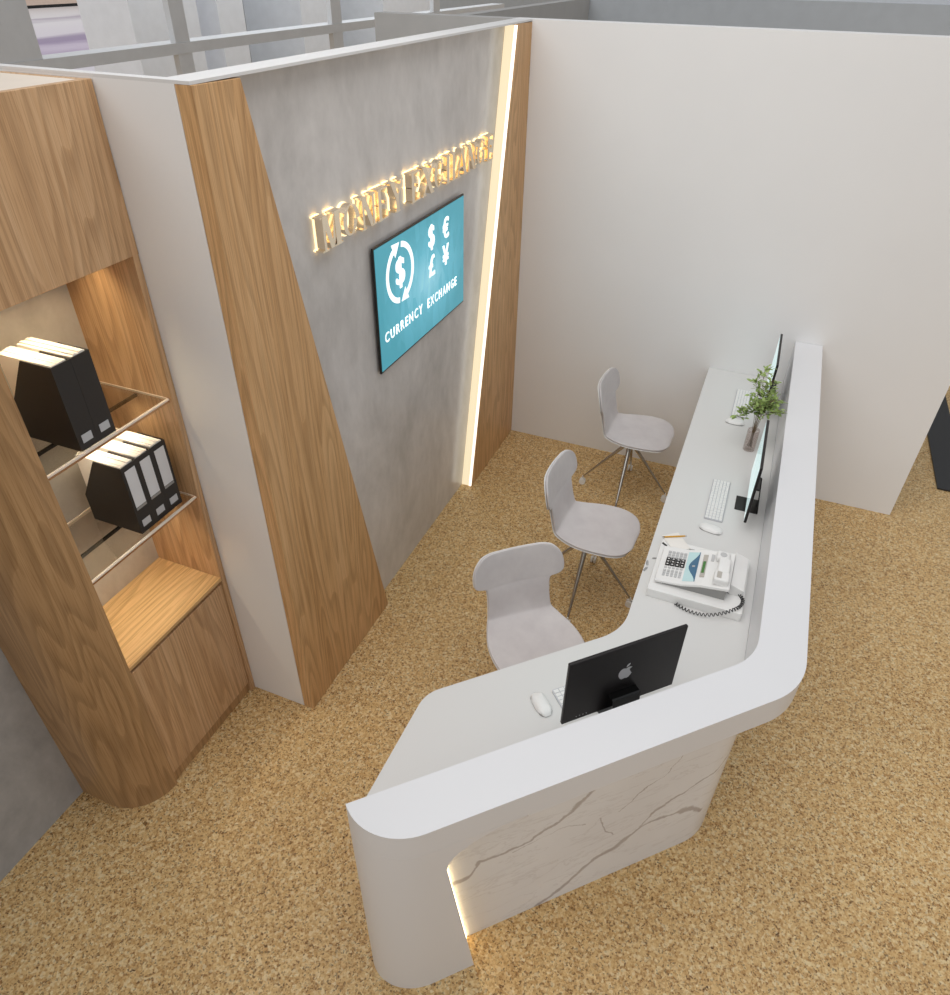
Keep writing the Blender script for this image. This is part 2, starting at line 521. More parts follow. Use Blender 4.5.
# cladding of the left wall ------------------------------------------------
yz = lambda u, v, d: (d, u, v)
bm = bm_new()
prism(bm, [(-2.60, 0), (-1.885, 0), (-2.405, HW - 0.008), (-2.60, HW - 0.0045)], -0.05, 0.0, yz)
o = mesh_obj('wood_panel', bm, 'wood', bevel=0.0015, segs=1)
tag(recenter(o), 'tall oak panel tapering downwards wider, at the free end of the concrete wall', 'wall panel')
bm = bm_new()
prism(bm, [(-0.745, 0), (-0.001, 0), (-0.001, HW - 0.008), (-0.215, HW - 0.0045)], -0.074, 0.0, yz)
o = mesh_obj('wood_panel', bm, 'wood', bevel=0.0015, segs=1)
tag(recenter(o), 'oak panel in the corner beside the glowing light strip and white wall', 'wall panel')
bm = bm_new()
prism(bm, [(-1.95, 0), (-0.752, 0), (-0.222, HW - 0.008), (-2.448, HW - 0.0045)], -0.0755, -0.068, yz)
o = mesh_obj('concrete_panel', bm, 'concrete')
tag(recenter(o), 'polished grey concrete panel carrying the gold letters and the teal screen', 'wall panel')
# slanting light strip between concrete and oak
t = thing('light_strip', 'slanting warm white light strip between concrete and corner oak panel', 'light strip', (-0.03, -0.77, 0))
bm = bm_new()
prism(bm, [(-0.7505, 0.002), (-0.7458, 0.002), (-0.2158, HW - 0.010), (-0.2205, HW - 0.010)], -0.0675, -0.0185, yz)
mesh_obj('lit_reveal', bm, 'cream_glow', t, world=True)  # panel's side face; the light bar's glow on it is painted by emission
bm = bm_new()
prism(bm, [(-0.7505, 0.002), (-0.7458, 0.002), (-0.2158, HW - 0.010), (-0.2205, HW - 0.010)], -0.018, -0.003, yz)
mesh_obj('led_bar', bm, 'white_led', t, world=True)

# ================================================================== LETTERS
def serif_letter(ch, w, h):
    """polygons of a condensed serif capital in a w x h box"""
    s = 0.24 * w; hl = 0.05 * h; sv = 0.09 * w      # thick stem, thin bar, serif overhang
    P = []
    def stem(x, ww=s, z0=0, z1=h, se=True):
        P.append([(x, z0), (x + ww, z0), (x + ww, z1), (x, z1)])
        if se:
            P.append([(x - sv, 0), (x + ww + sv, 0), (x + ww + sv, hl), (x - sv, hl)])
            P.append([(x - sv, h - hl), (x + ww + sv, h - hl), (x + ww + sv, h), (x - sv, h)])
    def bar(x0, x1, z, t=hl): P.append([(x0, z), (x1, z), (x1, z + t), (x0, z + t)])
    def arc(cx, cz, rx, rz, a0, a1, tx, tz, n=14):
        o = []; i = []
        for k in range(n + 1):
            a = radians(a0 + (a1 - a0) * k / n)
            o.append((cx + rx * cos(a), cz + rz * sin(a)))
            i.append((cx + (rx - tx) * cos(a), cz + (rz - tz) * sin(a)))
        for k in range(n): P.append([o[k], o[k + 1], i[k + 1], i[k]])
    if ch in 'M':
        stem(sv, s * 0.45); stem(w - s - sv, s)
        P.append([(sv, h), (sv + s, h), (w / 2 + s * .35, 0.0), (w / 2 - s * .35, 0.0)])
        P.append([(w - s - sv, h), (w - sv, h), (w / 2 + s * .35, 0.0), (w / 2 - s * .05, 0.0)])
    elif ch == 'O':
        arc(w / 2, h / 2, w / 2, h / 2, 0, 360, s, hl, 28)
    elif ch == 'N':
        stem(sv, s * 0.5); stem(w - sv - s * 0.5, s * 0.5)
        P.append([(sv, h), (sv + s * 1.1, h), (w - sv, 0), (w - sv - s * 1.1, 0)])
    elif ch == 'E':
        stem(sv); bar(sv, w - sv, 0); bar(sv, w - sv, h - hl); bar(sv, w * .75, h / 2 - hl / 2)
        P.append([(w - sv - hl, 0), (w - sv, 0), (w - sv, h * .22)]); P.append([(w - sv - hl, h), (w - sv, h), (w - sv, h * .78)])
        bar(w * .75 - hl * .6, w * .75, h * .42, h * .16)
    elif ch == 'Y':
        stem(w / 2 - s / 2, s, 0, h * .5, False); bar(w / 2 - s / 2 - sv, w / 2 + s / 2 + sv, 0)
        P.append([(0.02 * w, h), (s + .05 * w, h), (w / 2 + s / 2, h * .45), (w / 2 - s / 2, h * .45)])
        P.append([(w - s * .6, h), (w - .02 * w, h), (w / 2 + s / 2, h * .45), (w / 2, h * .45)])
        bar(-sv * .3, s + sv * 1.5, h - hl); bar(w - s - sv * .8, w + sv * .3, h - hl)
    elif ch == 'X':
        P.append([(0.0, h), (s * 1.2, h), (w, 0), (w - s * 1.2, 0)])
        P.append([(w - s * .6, h), (w, h), (s * .6, 0), (0, 0)])
        for z in (0, h - hl): bar(-sv * .4, s * 1.2, z); bar(w - s * 1.2, w + sv * .4, z)
    elif ch in 'CG':
        arc(w / 2, h / 2, w / 2, h / 2, 48, 312, s, hl, 22)
        P.append([(w * .80, h * .66), (w * .93, h * .66), (w * .93, h), (w * .86, h * .93)])
        if ch == 'C':
            P.append([(w * .80, h * .30), (w * .93, h * .34), (w * .93, h * .14), (w * .80, h * .10)])
        else:
            stem(w - s, s * .9, 0.03 * h, h * .44, False); bar(w - s * 1.5, w + sv * .6, h * .42)
    elif ch == 'H':
        stem(sv); stem(w - s - sv); bar(sv, w - sv, h / 2 - hl / 2)
    elif ch == 'A':
        P.append([(w / 2 - s * .35, h), (w / 2 + s * .45, h), (w, 0), (w - s * 1.15, 0)])
        P.append([(w / 2 - s * .35, h), (w / 2 + s * .05, h), (s * .5, 0), (s * .05, 0)])
        bar(w * .22, w * .78, h * .3); bar(-sv * .3, s + sv, 0); bar(w - s - sv * 1.8, w + sv * .4, 0)
    return P

names = {0: 'gold backlit serif letter M at the start of the wall sign',
         1: 'gold backlit serif letter O between M and N on the wall sign',
         2: 'gold backlit serif letter N after the O in the first sign word',
         3: 'gold backlit serif letter E before the Y in the first sign word',
         4: 'gold backlit serif letter Y ending the first sign word',
         5: 'gold backlit serif letter E starting the second sign word',
         6: 'gold backlit serif letter X on the wall sign',
         7: 'gold backlit serif letter C on the wall sign',
         8: 'gold backlit serif letter H on the wall sign',
         9: 'gold backlit serif letter A on the wall sign',
         10: 'gold backlit serif letter N after the A in the second sign word',
         11: 'gold backlit serif letter G on the wall sign',
         12: 'gold backlit serif letter E ending the sign beside the light strip'}
word = 'MONEY EXCHANGE'
wid = {'M': 1.38, 'O': 1.1, 'N': 1.12, 'E': 0.98, 'Y': 1.1, 'X': 1.12, 'C': 1.05, 'H': 1.15, 'A': 1.12, 'G': 1.12, ' ': 0.42}
gap = 0.13
tot = sum(wid[c] for c in word) + gap * (len(word) - 1)
sc_l = 1.636 / tot
y = -2.074; li = 0; LH = 0.119; LZ = 1.885
for ch in word:
    w = wid[ch] * sc_l
    if ch != ' ':
        t = thing('sign_letter', names[li], 'sign letter', (-0.068, y + w / 2, LZ), 0, 'letters of the gold wall sign')
        polys = serif_letter(ch, w, LH)
        bm = bm_new()
        for qi, q in enumerate(polys): prism(bm, [(a_, b_ - 0.0003 * qi if b_ > LH / 2 else b_ + 0.0003 * qi) for a_, b_ in q], 0.011, 0.042 - 0.00035 * qi, lambda u, v, d: (d, u - w / 2, v))
        mesh_obj('letter_body', bm, 'gold', t)
        bm = bm_new()
        for q in polys:
            cx = sum(a for a, b in q) / len(q); cz = sum(b for a, b in q) / len(q)
            prism(bm, [(a, b) for a, b in q], 0.0015, 0.0108, lambda u, v, d: (d, u - w / 2, v))
        mesh_obj('backlight', bm, 'warm_led', t)
        li += 1
    y += w + gap * sc_l

# ================================================================== WALL SCREEN
t = thing('wall_screen', 'teal flat screen reading CURRENCY EXCHANGE hung on the concrete panel', 'screen', (-0.0675, -1.24, 1.237))
mesh_obj('wall_mount', bx(0.0, 0.0095, -0.2, 0.2, 0.12, 0.42), 'black', t)
mesh_obj('screen_frame', bx(0.010, 0.020, -0.461, 0.461, 0, 0.551), 'black', t, bevel=0.003)
scr = mesh_obj('display', bx(-0.001, 0.001, -0.454, 0.454, -0.267, 0.267), 'screen', t)
scr.location = (0.0205, 0, 0.2765)
# the printed picture on the display (local: y right, z up)
FX = 0.001
def on_screen(bm, cy, cz):
    # text XY -> screen (y, z)
    m = Matrix(((0, 0, 1, FX), (1, 0, 0, cy), (0, 1, 0, cz), (0, 0, 0, 1)))
    bm.transform(m); return bm
def glyph(s, size, cy, cz, bold, xs=1.0, spacing=1.0, name='currency_symbol', hh=None, ww=None, k=4):
    thick = 0.0011 * k
    b, w_, h_ = text_bm(s, size, bold, 0.0012, spacing=spacing, xs=xs)
    b.transform(Matrix.Diagonal(((ww - 2 * thick) / w_, (hh - thick) / h_, 1, 1)))
    # heavier strokes: the same outline laid down a few times side by side
    src = b.copy(); me_ = bpy.data.meshes.new('stroke'); src.to_mesh(me_); src.free()
    b.clear()
    for q, (dx_, dy_) in enumerate(((-1, -.5), (-.5, .5), (0, -.5), (0, .5), (.5, -.5), (1, .5), (1, -.5), (-1, .5))):
        part_ = bm_new(); part_.from_mesh(me_)
        part_.transform(Matrix.Translation((dx_ * thick, dy_ * thick, q * 0.00002)))
        tmp_ = bpy.data.meshes.new('stroke'); part_.to_mesh(tmp_); part_.free()
        b.from_mesh(tmp_); bpy.data.meshes.remove(tmp_)
    bpy.data.meshes.remove(me_)
    return mesh_obj(name, on_screen(b, cy, cz), 'screen_white', scr)
glyph('$', 0.12, 0.077, 0.170, 0.0, hh=0.115, ww=0.066)
glyph('€', 0.12, 0.237, 0.171, 0.0, hh=0.098, ww=0.072)
glyph('£', 0.12, 0.074, 0.040, 0.0, hh=0.098, ww=0.066)
glyph('¥', 0.12, 0.232, 0.044, 0.0, hh=0.098, ww=0.072)
glyph('$', 0.12, -0.242, 0.110, 0.0, hh=0.135, ww=0.085)
glyph('CURRENCY', 0.07, -0.225, -0.127, 0.0, name='caption_word', hh=0.046, ww=0.372, k=1, spacing=1.35)
glyph('EXCHANGE', 0.07, 0.190, -0.127, 0.0, name='caption_word', hh=0.046, ww=0.345, k=1, spacing=1.35)
bm = bm_new()
cy, cz, r0, r1 = -0.242, 0.110, 0.106, 0.130
for a0, a1 in ((118, 262), (-62, 82)):
    n = 18
    for k in range(n):
        A, B = radians(a0 + (a1 - a0) * k / n), radians(a0 + (a1 - a0) * (k + 1) / n)
        prism(bm, [(cy + r1 * cos(A), cz + r1 * sin(A)), (cy + r1 * cos(B), cz + r1 * sin(B)), (cy + r0 * cos(B), cz + r0 * sin(B)), (cy + r0 * cos(A), cz + r0 * sin(A))], FX - .001, FX + 0.001, yz)
for a, sg in ((118, -1), (-62, -1)):
    A = radians(a); rm = (r0 + r1) / 2
    T = Vector((sin(A), -cos(A)))     # clockwise tangent
    Nn = Vector((cos(A), sin(A)))
    c = Vector((cy, cz)) + Nn * rm
    pts = [c + Nn * 0.034, c + T * 0.062 - Nn * 0.004, c - Nn * 0.034]
    prism(bm, [tuple(p) for p in pts], FX - .001, FX + 0.001, yz)
mesh_obj('circling_arrows', bm, 'screen_white', scr)

# ================================================================== CABINET
t = thing('display_cabinet', 'oak cabinet with rounded corner column, open glass shelves and lower cupboard', 'cabinet', (-0.47, -2.95, 0))
XF, Y1, Y0 = -0.315, -2.602, -3.125     # front plane, right side, column edge
CT = 2.452
def cpart(name, bm, mat, par=None, **kw): return mesh_obj(name, bm, mat, par or t, world=True, **kw)
cpart('side_panel', bx(-0.632, XF, Y1 - 0.024, Y1, 0, CT), 'wood_cab', bevel=0.001, segs=1)
cpart('back_panel', bx(-0.639, -0.630, Y0, Y1 - 0.024, 0.70, 2.02), 'concrete3')
# upper front
cpart('upper_door', bx(XF - 0.02, XF + 0.0015, Y0 + 0.0, Y1, 2.003, CT + 0.001), 'wood_cab', bevel=0.001, segs=1)
cpart('top_board', bx(-0.632, XF - 0.021, Y0, Y1 - 0.025, CT - 0.02, CT), 'pale_edge')
ceil = cpart('niche_ceiling', bx(-0.629, XF - 0.021, Y0, Y1 - 0.0245, 2.003, 2.021), 'wood_cab')
# lower cupboard
cpart('counter_board', bx(-0.629, XF, Y0, Y1 - 0.0245, 0.700, 0.716), 'wood_top', bevel=0.001, segs=1)
cpart('cupboard_body', bx(-0.629, XF - 0.034, Y0, Y1 - 0.0245, 0.06, 0.699), 'wood_col')
cpart('door', bx(XF - 0.030, XF - 0.006, Y0 + 0.002, Y1 - 0.0265, 0.060, 0.680), 'wood_cab', bevel=0.001, segs=1)
cpart('plinth', bx(-0.629, XF - 0.014, Y0, Y1 - 0.0245, 0.0, 0.056), 'wood_col')
# rounded column
cc = [(XF, Y0)]
Rr = 0.178
for k in range(25):
    a = radians(0 - 90 * k / 24)
    cc.append((XF - Rr + Rr * cos(a), Y0 + 0.0 + Rr * sin(a)))
cc += [(-0.639, Y0 - Rr), (-0.639, Y0)]
bm = bm_new(); prism(bm, cc[1:], 0, CT, lambda u, v, d: (u, v, d))
cpart('corner_column', bm, 'wood_col', smooth=30)
# shelves
for z in (1.521, 1.114):
    sh = cpart('glass_shelf', bx(-0.622, -0.332, Y0 + 0.003, Y1 - 0.0285, z, z + 0.010), 'glass')
    cpart('edge_trim', bx(-0.3315, -0.3245, Y0 + 0.003, Y1 - 0.0275, z - 0.004, z + 0.004), 'copper', sh)
    cpart('glass_edge', bx(-0.3315, -0.3225, Y0 + 0.003, Y1 - 0.0275, z + 0.0042, z + 0.011), 'pale_edge', sh, bevel=0.001)
    cpart('glass_edge', bx(-0.6285, -0.6225, Y0 + 0.003, Y1 - 0.0275, z - 0.002, z + 0.011), 'pale_edge', sh)
    cpart('glass_edge', bx(-0.6215, -0.333, Y1 - 0.0280, Y1 - 0.0250, z + 0.002, z + 0.010), 'pale_edge', sh)
    cpart('shelf_rail', bx(-0.470, -0.462, Y0 + 0.003, Y1 - 0.0285, z - 0.011, z - 0.0005), 'black_gloss', sh)
# small downlights of the niche
for yy in (-2.74, -3.0):
    bm = lathe(bm_new(), [(0.02, 1.998), (0.02, 2.0028)], 20, Matrix.Translation((-0.42, yy, 0)))
    cpart('downlight', bm, 'warm_led', ceil)
ld = bpy.data.lights.new('niche_lamp', 'AREA'); ld.spread = radians(112); ld.energy = 1.0; ld.color = (1.0, 0.80, 0.50)
ld.shape = 'RECTANGLE'; ld.size = 0.05; ld.size_y = 0.44
lo = bpy.data.objects.new('niche_lamp', ld); COL.objects.link(lo); lo.parent = t
lo.location = (-0.47 + 0.47, -2.88 + 2.95, 1.996)
# slim lamps under the two shelf rails
for zz in (1.508, 1.101):
    ld = bpy.data.lights.new('shelf_lamp', 'AREA'); ld.energy = 0.58; ld.color = (1.0, 0.84, 0.60); ld.spread = radians(120)
    ld.shape = 'RECTANGLE'; ld.size = 0.02; ld.size_y = 0.44
    lo = bpy.data.objects.new('shelf_lamp', ld); COL.objects.link(lo); lo.parent = t
    lo.location = (-0.466 + 0.47, -2.88 + 2.95, zz)

# magazine files ------------------------------------------------------------
def magazine_file(label, group, x, y, z, w, h, dlen, big_label):
    """x: front face, y: right edge; spine faces +x"""
    t = thing('magazine_file', label, 'magazine file', (x - dlen / 2, y - w / 2, z), 0, group)
    th = 0.003
    prof = [(x - dlen, z), (x, z), (x, z + h), (x - 0.115, z + h), (x - dlen, z + h * 0.40)]
    xz = lambda u, v, d: (u, d, v)
    for q in (y - w, y - th):
        bm = bm_new(); prism(bm, prof, q, q + th, xz); mesh_obj('side_board', bm, 'card', t, world=True)
    mesh_obj('spine', bx(x - th, x, y - w + th, y - th, z, z + h), 'card', t, world=True)
    mesh_obj('bottom_board', bx(x - dlen, x - th, y - w + th, y - th, z, z + th), 'card', t, world=True)
    mesh_obj('back_board', bx(x - dlen, x - dlen + th, y - w + th, y - th, z + th, z + h * 0.40), 'card', t, world=True)
    m1 = y - w / 2
    lb = mesh_obj('name_label', bx(x, x + 0.0012, m1 - 0.018, m1 + 0.018, z + 0.022, z + 0.048), 'label', t, world=True)
    if big_label:
        pl = mesh_obj('index_label', bx(x, x + 0.0012, m1 - 0.022, m1 + 0.022, z + 0.105, z + h - 0.018), 'label_white', t, world=True)
        mesh_obj('label_band', bx(x + 0.0001, x + 0.0016, m1 - 0.022, m1 + 0.022, z + 0.094, z + 0.103), 'grey_plastic', t, world=True)
    return t
def papers(label, x, y, z, w, h, dlen, group):
    bm = bm_new()
    n = 5
    for k in range(n):
        a = y - w + 0.006 + (w - 0.016) * k / n; b = a + (w - 0.016) / n - 0.0006
        dx = random.uniform(-0.002, 0.002); dz = random.uniform(-0.003, 0.002)
        box(bm, x - dlen - 0.010 + dx, x - 0.005, a, b, z + 0.0035, z + h + dz)
    o = mesh_obj('paper_stack', bm, 'paper')
    return tag(recenter(o), label, 'papers', group)
upper = [('black magazine file on the upper glass shelf, left of the pair', 'white paper stack in the left file on the upper shelf'),
         ('black magazine file on the upper glass shelf, right of the pair beside the oak side', 'white paper stack in the right file on the upper shelf')]
for k, (l1, l2) in enumerate(upper):
    yy = -2.919 + k * 0.0672
    magazine_file(l1, 'black magazine files on the upper shelf', -0.334, yy, 1.5315, 0.0665, 0.272, 0.222, False)
    papers(l2, -0.334, yy, 1.5315, 0.0665, 0.276, 0.200, 'paper stacks on the upper shelf')
lower = [('black magazine file with long white label, leftmost of three on the lower shelf', 'white paper stack in the leftmost file on the lower shelf'),
         ('black magazine file with long white label, middle of three on the lower shelf', 'white paper stack in the middle file on the lower shelf'),
         ('black magazine file with long white label, rightmost of three on the lower shelf', 'white paper stack in the rightmost file on the lower shelf')]
for k, (l1, l2) in enumerate(lower):
    yy = -2.808 + k * 0.0668
    magazine_file(l1, 'black magazine files on the lower shelf', -0.348, yy, 1.1245, 0.0662, 0.268, 0.212, True)
    papers(l2, -0.348, yy, 1.1245, 0.0662, 0.272, 0.190, 'paper stacks on the lower shelf')

# ================================================================== COUNTER
TH = radians(44.5)
Nn = Vector((sin(TH), -cos(TH))); Tt = Vector((cos(TH), sin(TH)))
def nt(n, s): return tuple(Nn * n + Tt * s)
def xn(n, x):   # point on line n with given x
    y = (Nn.x * x - n) / -Nn.y
    return (x, y)
t = thing('reception_counter', 'angled white reception counter with raised ledge and marble clad front', 'counter', (1.74, -2.55, 0))
def part(name, bm, mat, par=None, **kw): return mesh_obj(name, bm, mat, par or t, world=True, **kw)
N_OUT, N_IN, X_OUT, X_IN = 3.094, 2.945, 1.812, 1.668
co = xn(N_OUT, X_OUT); ci = xn(N_IN, X_IN)
xy = lambda u, v, d: (u, v, d)
S_OP = -1.54    # where the leg ends and the open front begins
# raised ledge of the long leg and its fascia, with rounded outer corner (z 0.90 .. 1.00)
poly = [(X_OUT, -0.002), (X_IN, -0.002), ci, nt(N_IN, -1.40), nt(N_OUT, -1.40), co]
rad = [0, 0, 0.21, 0, 0, 0.26]
bm = bm_new(); prism(bm, fillet(poly, rad, 14), 0.892, 1.0, xy)
part('ledge', bm, 'corian', smooth=30)
# left end of ledge: rounded upright leg; arch cut built as a front skin with a curved opening
pts_t = []
end = [(N_IN, -1.40), (N_IN, -1.850)]
ex = []
for k in range(15):
    a = radians(90 * k / 14)
    ex.append((N_IN + (N_OUT - N_IN) * sin(a), -1.850 + 0.165 * (1 - cos(a))))
prof = [nt(N_IN, -1.40)] + [nt(a, b) for a, b in ex] + [nt(N_OUT, -1.40)]
# solid ledge section above the arch crown
bm = bm_new(); prism(bm, prof, 0.90, 1.0, xy)
part('ledge_end', bm, 'corian', smooth=30)
# upright leg below: a stack of slices whose right edge follows the arch
def right_edge(z):
    if z >= 0.77:
        k = min(1.0, (z - 0.77) / 0.13)
        return -1.632 + 0.232 * (1 - math.sqrt(max(0, 1 - k * k)))
    return -1.632 + (0.77 - z) / 0.77 * 0.094
zs = [0, 0.2, 0.4, 0.6, 0.72, 0.77] + [0.77 + 0.13 * sin(radians(90 * k / 12)) for k in range(1, 12)] + [0.8995]
bm = bm_new()
rings = []
for z in zs:
    ko = (N_OUT - 0.020 * (1 - z / 0.9) - N_IN) / (N_OUT - N_IN)
    rp = [nt(N_IN, right_edge(z))] + [nt(N_IN + (a - N_IN) * ko, b) for a, b in ex] + [nt(N_IN + (N_OUT - N_IN) * ko, right_edge(z))]
    rings.append([bm.verts.new((u, v, z)) for u, v in rp])
for a, b in zip(rings, rings[1:]):
    n = len(a)
    for k in range(n): bm.faces.new((a[k], a[(k + 1) % n], b[(k + 1) % n], b[k]))
bm.faces.new(rings[0][::-1]); bm.faces.new(rings[-1])
bmesh.ops.triangulate(bm, faces=[f for f in bm.faces if len(f.verts) > 4])
part('upright_leg', bm, 'corian', smooth=35)
# inner upstand of both legs down to the desk
poly = [(X_IN + 0.03, -0.002), (X_IN, -0.002), ci, nt(N_IN, -1.62), nt(N_IN + 0.03, -1.62), xn(N_IN + 0.03, X_IN + 0.03)]
bm = bm_new(); prism(bm, fillet(poly, [0, 0, 0.21, 0, 0, 0.20], 12), 0.752, 0.8915, xy)
part('upstand', bm, 'corian', smooth=30)
# body clad in marble; built in a frame whose x runs along the front so the veins follow it
NB, XB = 2.984, 1.705
cb = xn(NB, XB)
poly = [(XB, -0.002), (1.58, -0.002), xn(2.86, 1.58), nt(2.86, -1.60), nt(NB, -1.60), cb]
body = thing('marble_plinth_tmp', '', '') if False else None
bm = bm_new(); prism(bm, fillet(poly, [0, 0, 0.09, 0, 0, 0.21], 14), 0.0, 0.7235, xy)
bx_top = bm_new()
poly2 = [(XB, -0.002), (1.70, -0.002), xn(2.978, 1.70), nt(2.978, -1.60), nt(NB, -1.60), cb]
prism(bm, fillet(poly2, [0, 0, 0.2, 0, 0, 0.21], 14), 0.7235, 0.8915, xy)
bx_top.free()
mb = mesh_obj('marble_front', bm, 'marble', None, smooth=30)
# rotate mesh data into the front frame
Rm = Matrix.Rotation(-TH, 4, 'Z')
mb.data.transform(Rm)
mb.parent = t
mb.rotation_euler = (0, 0, TH)
mb.location = -Vector(t.location)
# desk surface
de = [(1.240, -0.002), xn(2.512, 1.240), xn(2.512, 0.694), (0.694, -3.25), nt(N_IN - 0.0002, -1.846), xn(N_IN - 0.0002, X_IN - 0.0002), (X_IN - 0.0002, -0.002)]
bm = bm_new(); prism(bm, fillet(de, [0, 0.22, 0.12, 0, 0, 0.209, 0], 14), 0.724, 0.75, xy)
mesh_obj('desk_top', bm, 'desk', t, world=True, smooth=30, bevel=0.0012, segs=1)
# desk supports under the worktop
part('end_support', bx(0.705, 0.72, -3.19, -2.98, 0.0, 0.723), 'desk') if False else None
# concealed light strip behind the leg edge and the arch
bm = bm_new()
prev = None
for z in [0.01, 0.2, 0.4, 0.6, 0.72, 0.77] + [0.77 + 0.12 * sin(radians(90 * k / 8)) for k in range(1, 8)]:
    s = right_edge(z) - 0.006
    prev = (s, z) if prev is None else prev
    if prev != (s, z):
        q = [prev, (s, z), (s - 0.008, z), (prev[0] - 0.008, prev[1])]
    prev = (s, z)
path = [(right_edge(z), z) for z in [0.01, 0.2, 0.4, 0.6, 0.72, 0.77] + [0.77 + 0.12 * sin(radians(90 * k / 8)) for k in range(1, 7)]]
tube(bm, [Vector(nt(2.9895, s + 0.0045)).to_3d() + Vector((0, 0, z)) for s, z in path], 0.004, 8)
led = part('concealed_light_strip', bm, 'strong_led')

# ================================================================== CHAIRS
# centre line of the shell: (x forward, z), half width, wrap of the edges
PROF = [(.228, .440, .055), (.226, .443, .096), (.216, .446, .132), (.200, .448, .159), (.17, .449, .181), (.12, .449, .195), (.06, .446, .198), (0, .443, .193),
        (-.05, .442, .180), (-.09, .445, .166), (-.125, .452, .153), (-.143, .462, .146), (-.153, .482, .143), (-.163, .508, .141), (-.173, .54, .140),
        (-.183, .575, .140), (-.191, .597, .142), (-.196, .610, .148), (-.197, .617, .165), (-.199, .625, .190), (-.203, .642, .202),
        (-.209, .67, .204), (-.215, .70, .200), (-.221, .728, .190), (-.225, .748, .170), (-.228, .758, .155), (-.229, .762, .135), (-.230, .764, .11)]
def shell_grid(bm, off0, off1, shrink=0.0):
    """closed shell between two offsets along the surface normal"""
    NU = 14; rows = []
    n = len(PROF)
    for i, (x, z, w) in enumerate(PROF):
        a = PROF[max(i - 1, 0)]; b = PROF[min(i + 1, n - 1)]
        d = Vector((b[0] - a[0], b[1] - a[1])).normalized()
        nx, nz = d.y, -d.x          # normal towards the sitter side
        if nz < 0 and nx < 0: nx, nz = -nx, -nz
        back = max(0.0, min(1.0, (z - .45) / .15))
        r0, r1 = [], []
        for k in range(NU + 1):
            u = -1 + 2 * k / NU
            uu = math.copysign(abs(u) ** 0.85, u)
            yy = (w - shrink) * uu
            wrap = (yy / .18) ** 2 * (0.030 * back + 0.010 * (1 - back))
            if x > .10: wrap -= (x - .10) * .03
            for r, o in ((r0, off0), (r1, off1)):
                r.append(bm.verts.new((x + nx * (o + wrap), yy, z + nz * (o + wrap))))
        rows.append((r0, r1))
    for (a0, a1), (b0, b1) in zip(rows, rows[1:]):
        for k in range(NU):
            bm.faces.new((a0[k], a0[k + 1], b0[k + 1], b0[k]))
            bm.faces.new((a1[k + 1], a1[k], b1[k], b1[k + 1]))
        bm.faces.new((a0[0], b0[0], b1[0], a1[0])); bm.faces.new((b0[-1], a0[-1], a1[-1], b1[-1]))
    for (r0, r1) in (rows[0], rows[-1]):
        for k in range(NU): bm.faces.new((r0[k], r0[k + 1], r1[k + 1], r1[k]))
    return bm
def make_chair(label):
    c = thing('swivel_chair', label, 'chair', (0, 0, 0), 0, 'upholstered swivel chairs behind the counter')
    up = mesh_obj('upholstery', shell_grid(bm_new(), 0.004, 0.017, 0.0), 'fabric', c, smooth=60)
    mod = up.modifiers.new('soft', 'SUBSURF'); mod.levels = 1; mod.render_levels = 2
    sh = mesh_obj('seat_shell', shell_grid(bm_new(), -0.004, 0.0035, -0.001), 'white_plastic', c, smooth=60)
    mod = sh.modifiers.new('soft', 'SUBSURF'); mod.levels = 1; mod.render_levels = 2
    mesh_obj('seat_plate', bx(-.07, .09, -.06, .06, .422, .434), 'chrome', c, bevel=0.003)
    bm = lathe(bm_new(), [(.012, .335), (.017, .345), (.019, .38), (.022, .405), (.045, .418), (.045, .4215)], 24)
    mesh_obj('column', bm, 'chrome', c, smooth=40)
    for k in range(4):
        a = radians(90 * k + 3)
        d = Vector((cos(a), sin(a), 0))
        sd = Vector((-sin(a), cos(a), 0))
        bm = bm_new(); rg = []
        for s_, z_, hw, hh in ((0.004, .385, .015, .022), (.06, .312, .013, .017), (.15, .198, .010, .012), (.24, .084, .007, .008), (.262, .058, .006, .006)):
            cpt = d * s_ + Vector((0, 0, z_))
            rg.append([bm.verts.new(cpt + sd * hw * cos(q) + Vector((0, 0, 1)) * hh * sin(q)) for q in [2 * pi * j / 10 for j in range(10)]])
        for A, B in zip(rg, rg[1:]):
            for j in range(10): bm.faces.new((A[j], A[(j + 1) % 10], B[(j + 1) % 10], B[j]))
        bm.faces.new(rg[0][::-1]); bm.faces.new(rg[-1])
        lg = mesh_obj('leg', bm, 'chrome', c, smooth=50)
        bm = bm_new()
        ctr = d * .262
        tube(bm, [ctr + Vector((0, 0, .062)), ctr + Vector((0, 0, .036))], .005, 10)
        for q in (-1, 1):
            tube(bm, [ctr + sd * q * .004 + Vector((0, 0, .02)), ctr + sd * q * .014 + Vector((0, 0, .02))], .020, 18)
        mesh_obj('caster', bm, 'white_plastic', lg, smooth=40)
    return c
def copy_tree(o, parent=None):
    c = o.copy(); COL.objects.link(c)
    if parent is not None: c.parent = parent
    for ch in list(o.children): copy_tree(ch, c)
    return c
ch = make_chair('pale grey upholstered swivel chair nearest the camera, tucked behind the black monitor back')
ch2 = copy_tree(ch); ch2['label'] = 'pale grey upholstered swivel chair in the middle of the three, facing the phone'
ch3 = copy_tree(ch); ch3['label'] = 'pale grey upholstered swivel chair farthest away, next to the white back wall'
ch.location = (0.872, -2.210, 0); ch.rotation_euler = (0, 0, radians(-49))
ch2.location = (0.907, -1.405, 0); ch2.rotation_euler = (0, 0, radians(-3))
ch3.location = (0.907, -0.425, 0); ch3.rotation_euler = (0, 0, radians(-1))

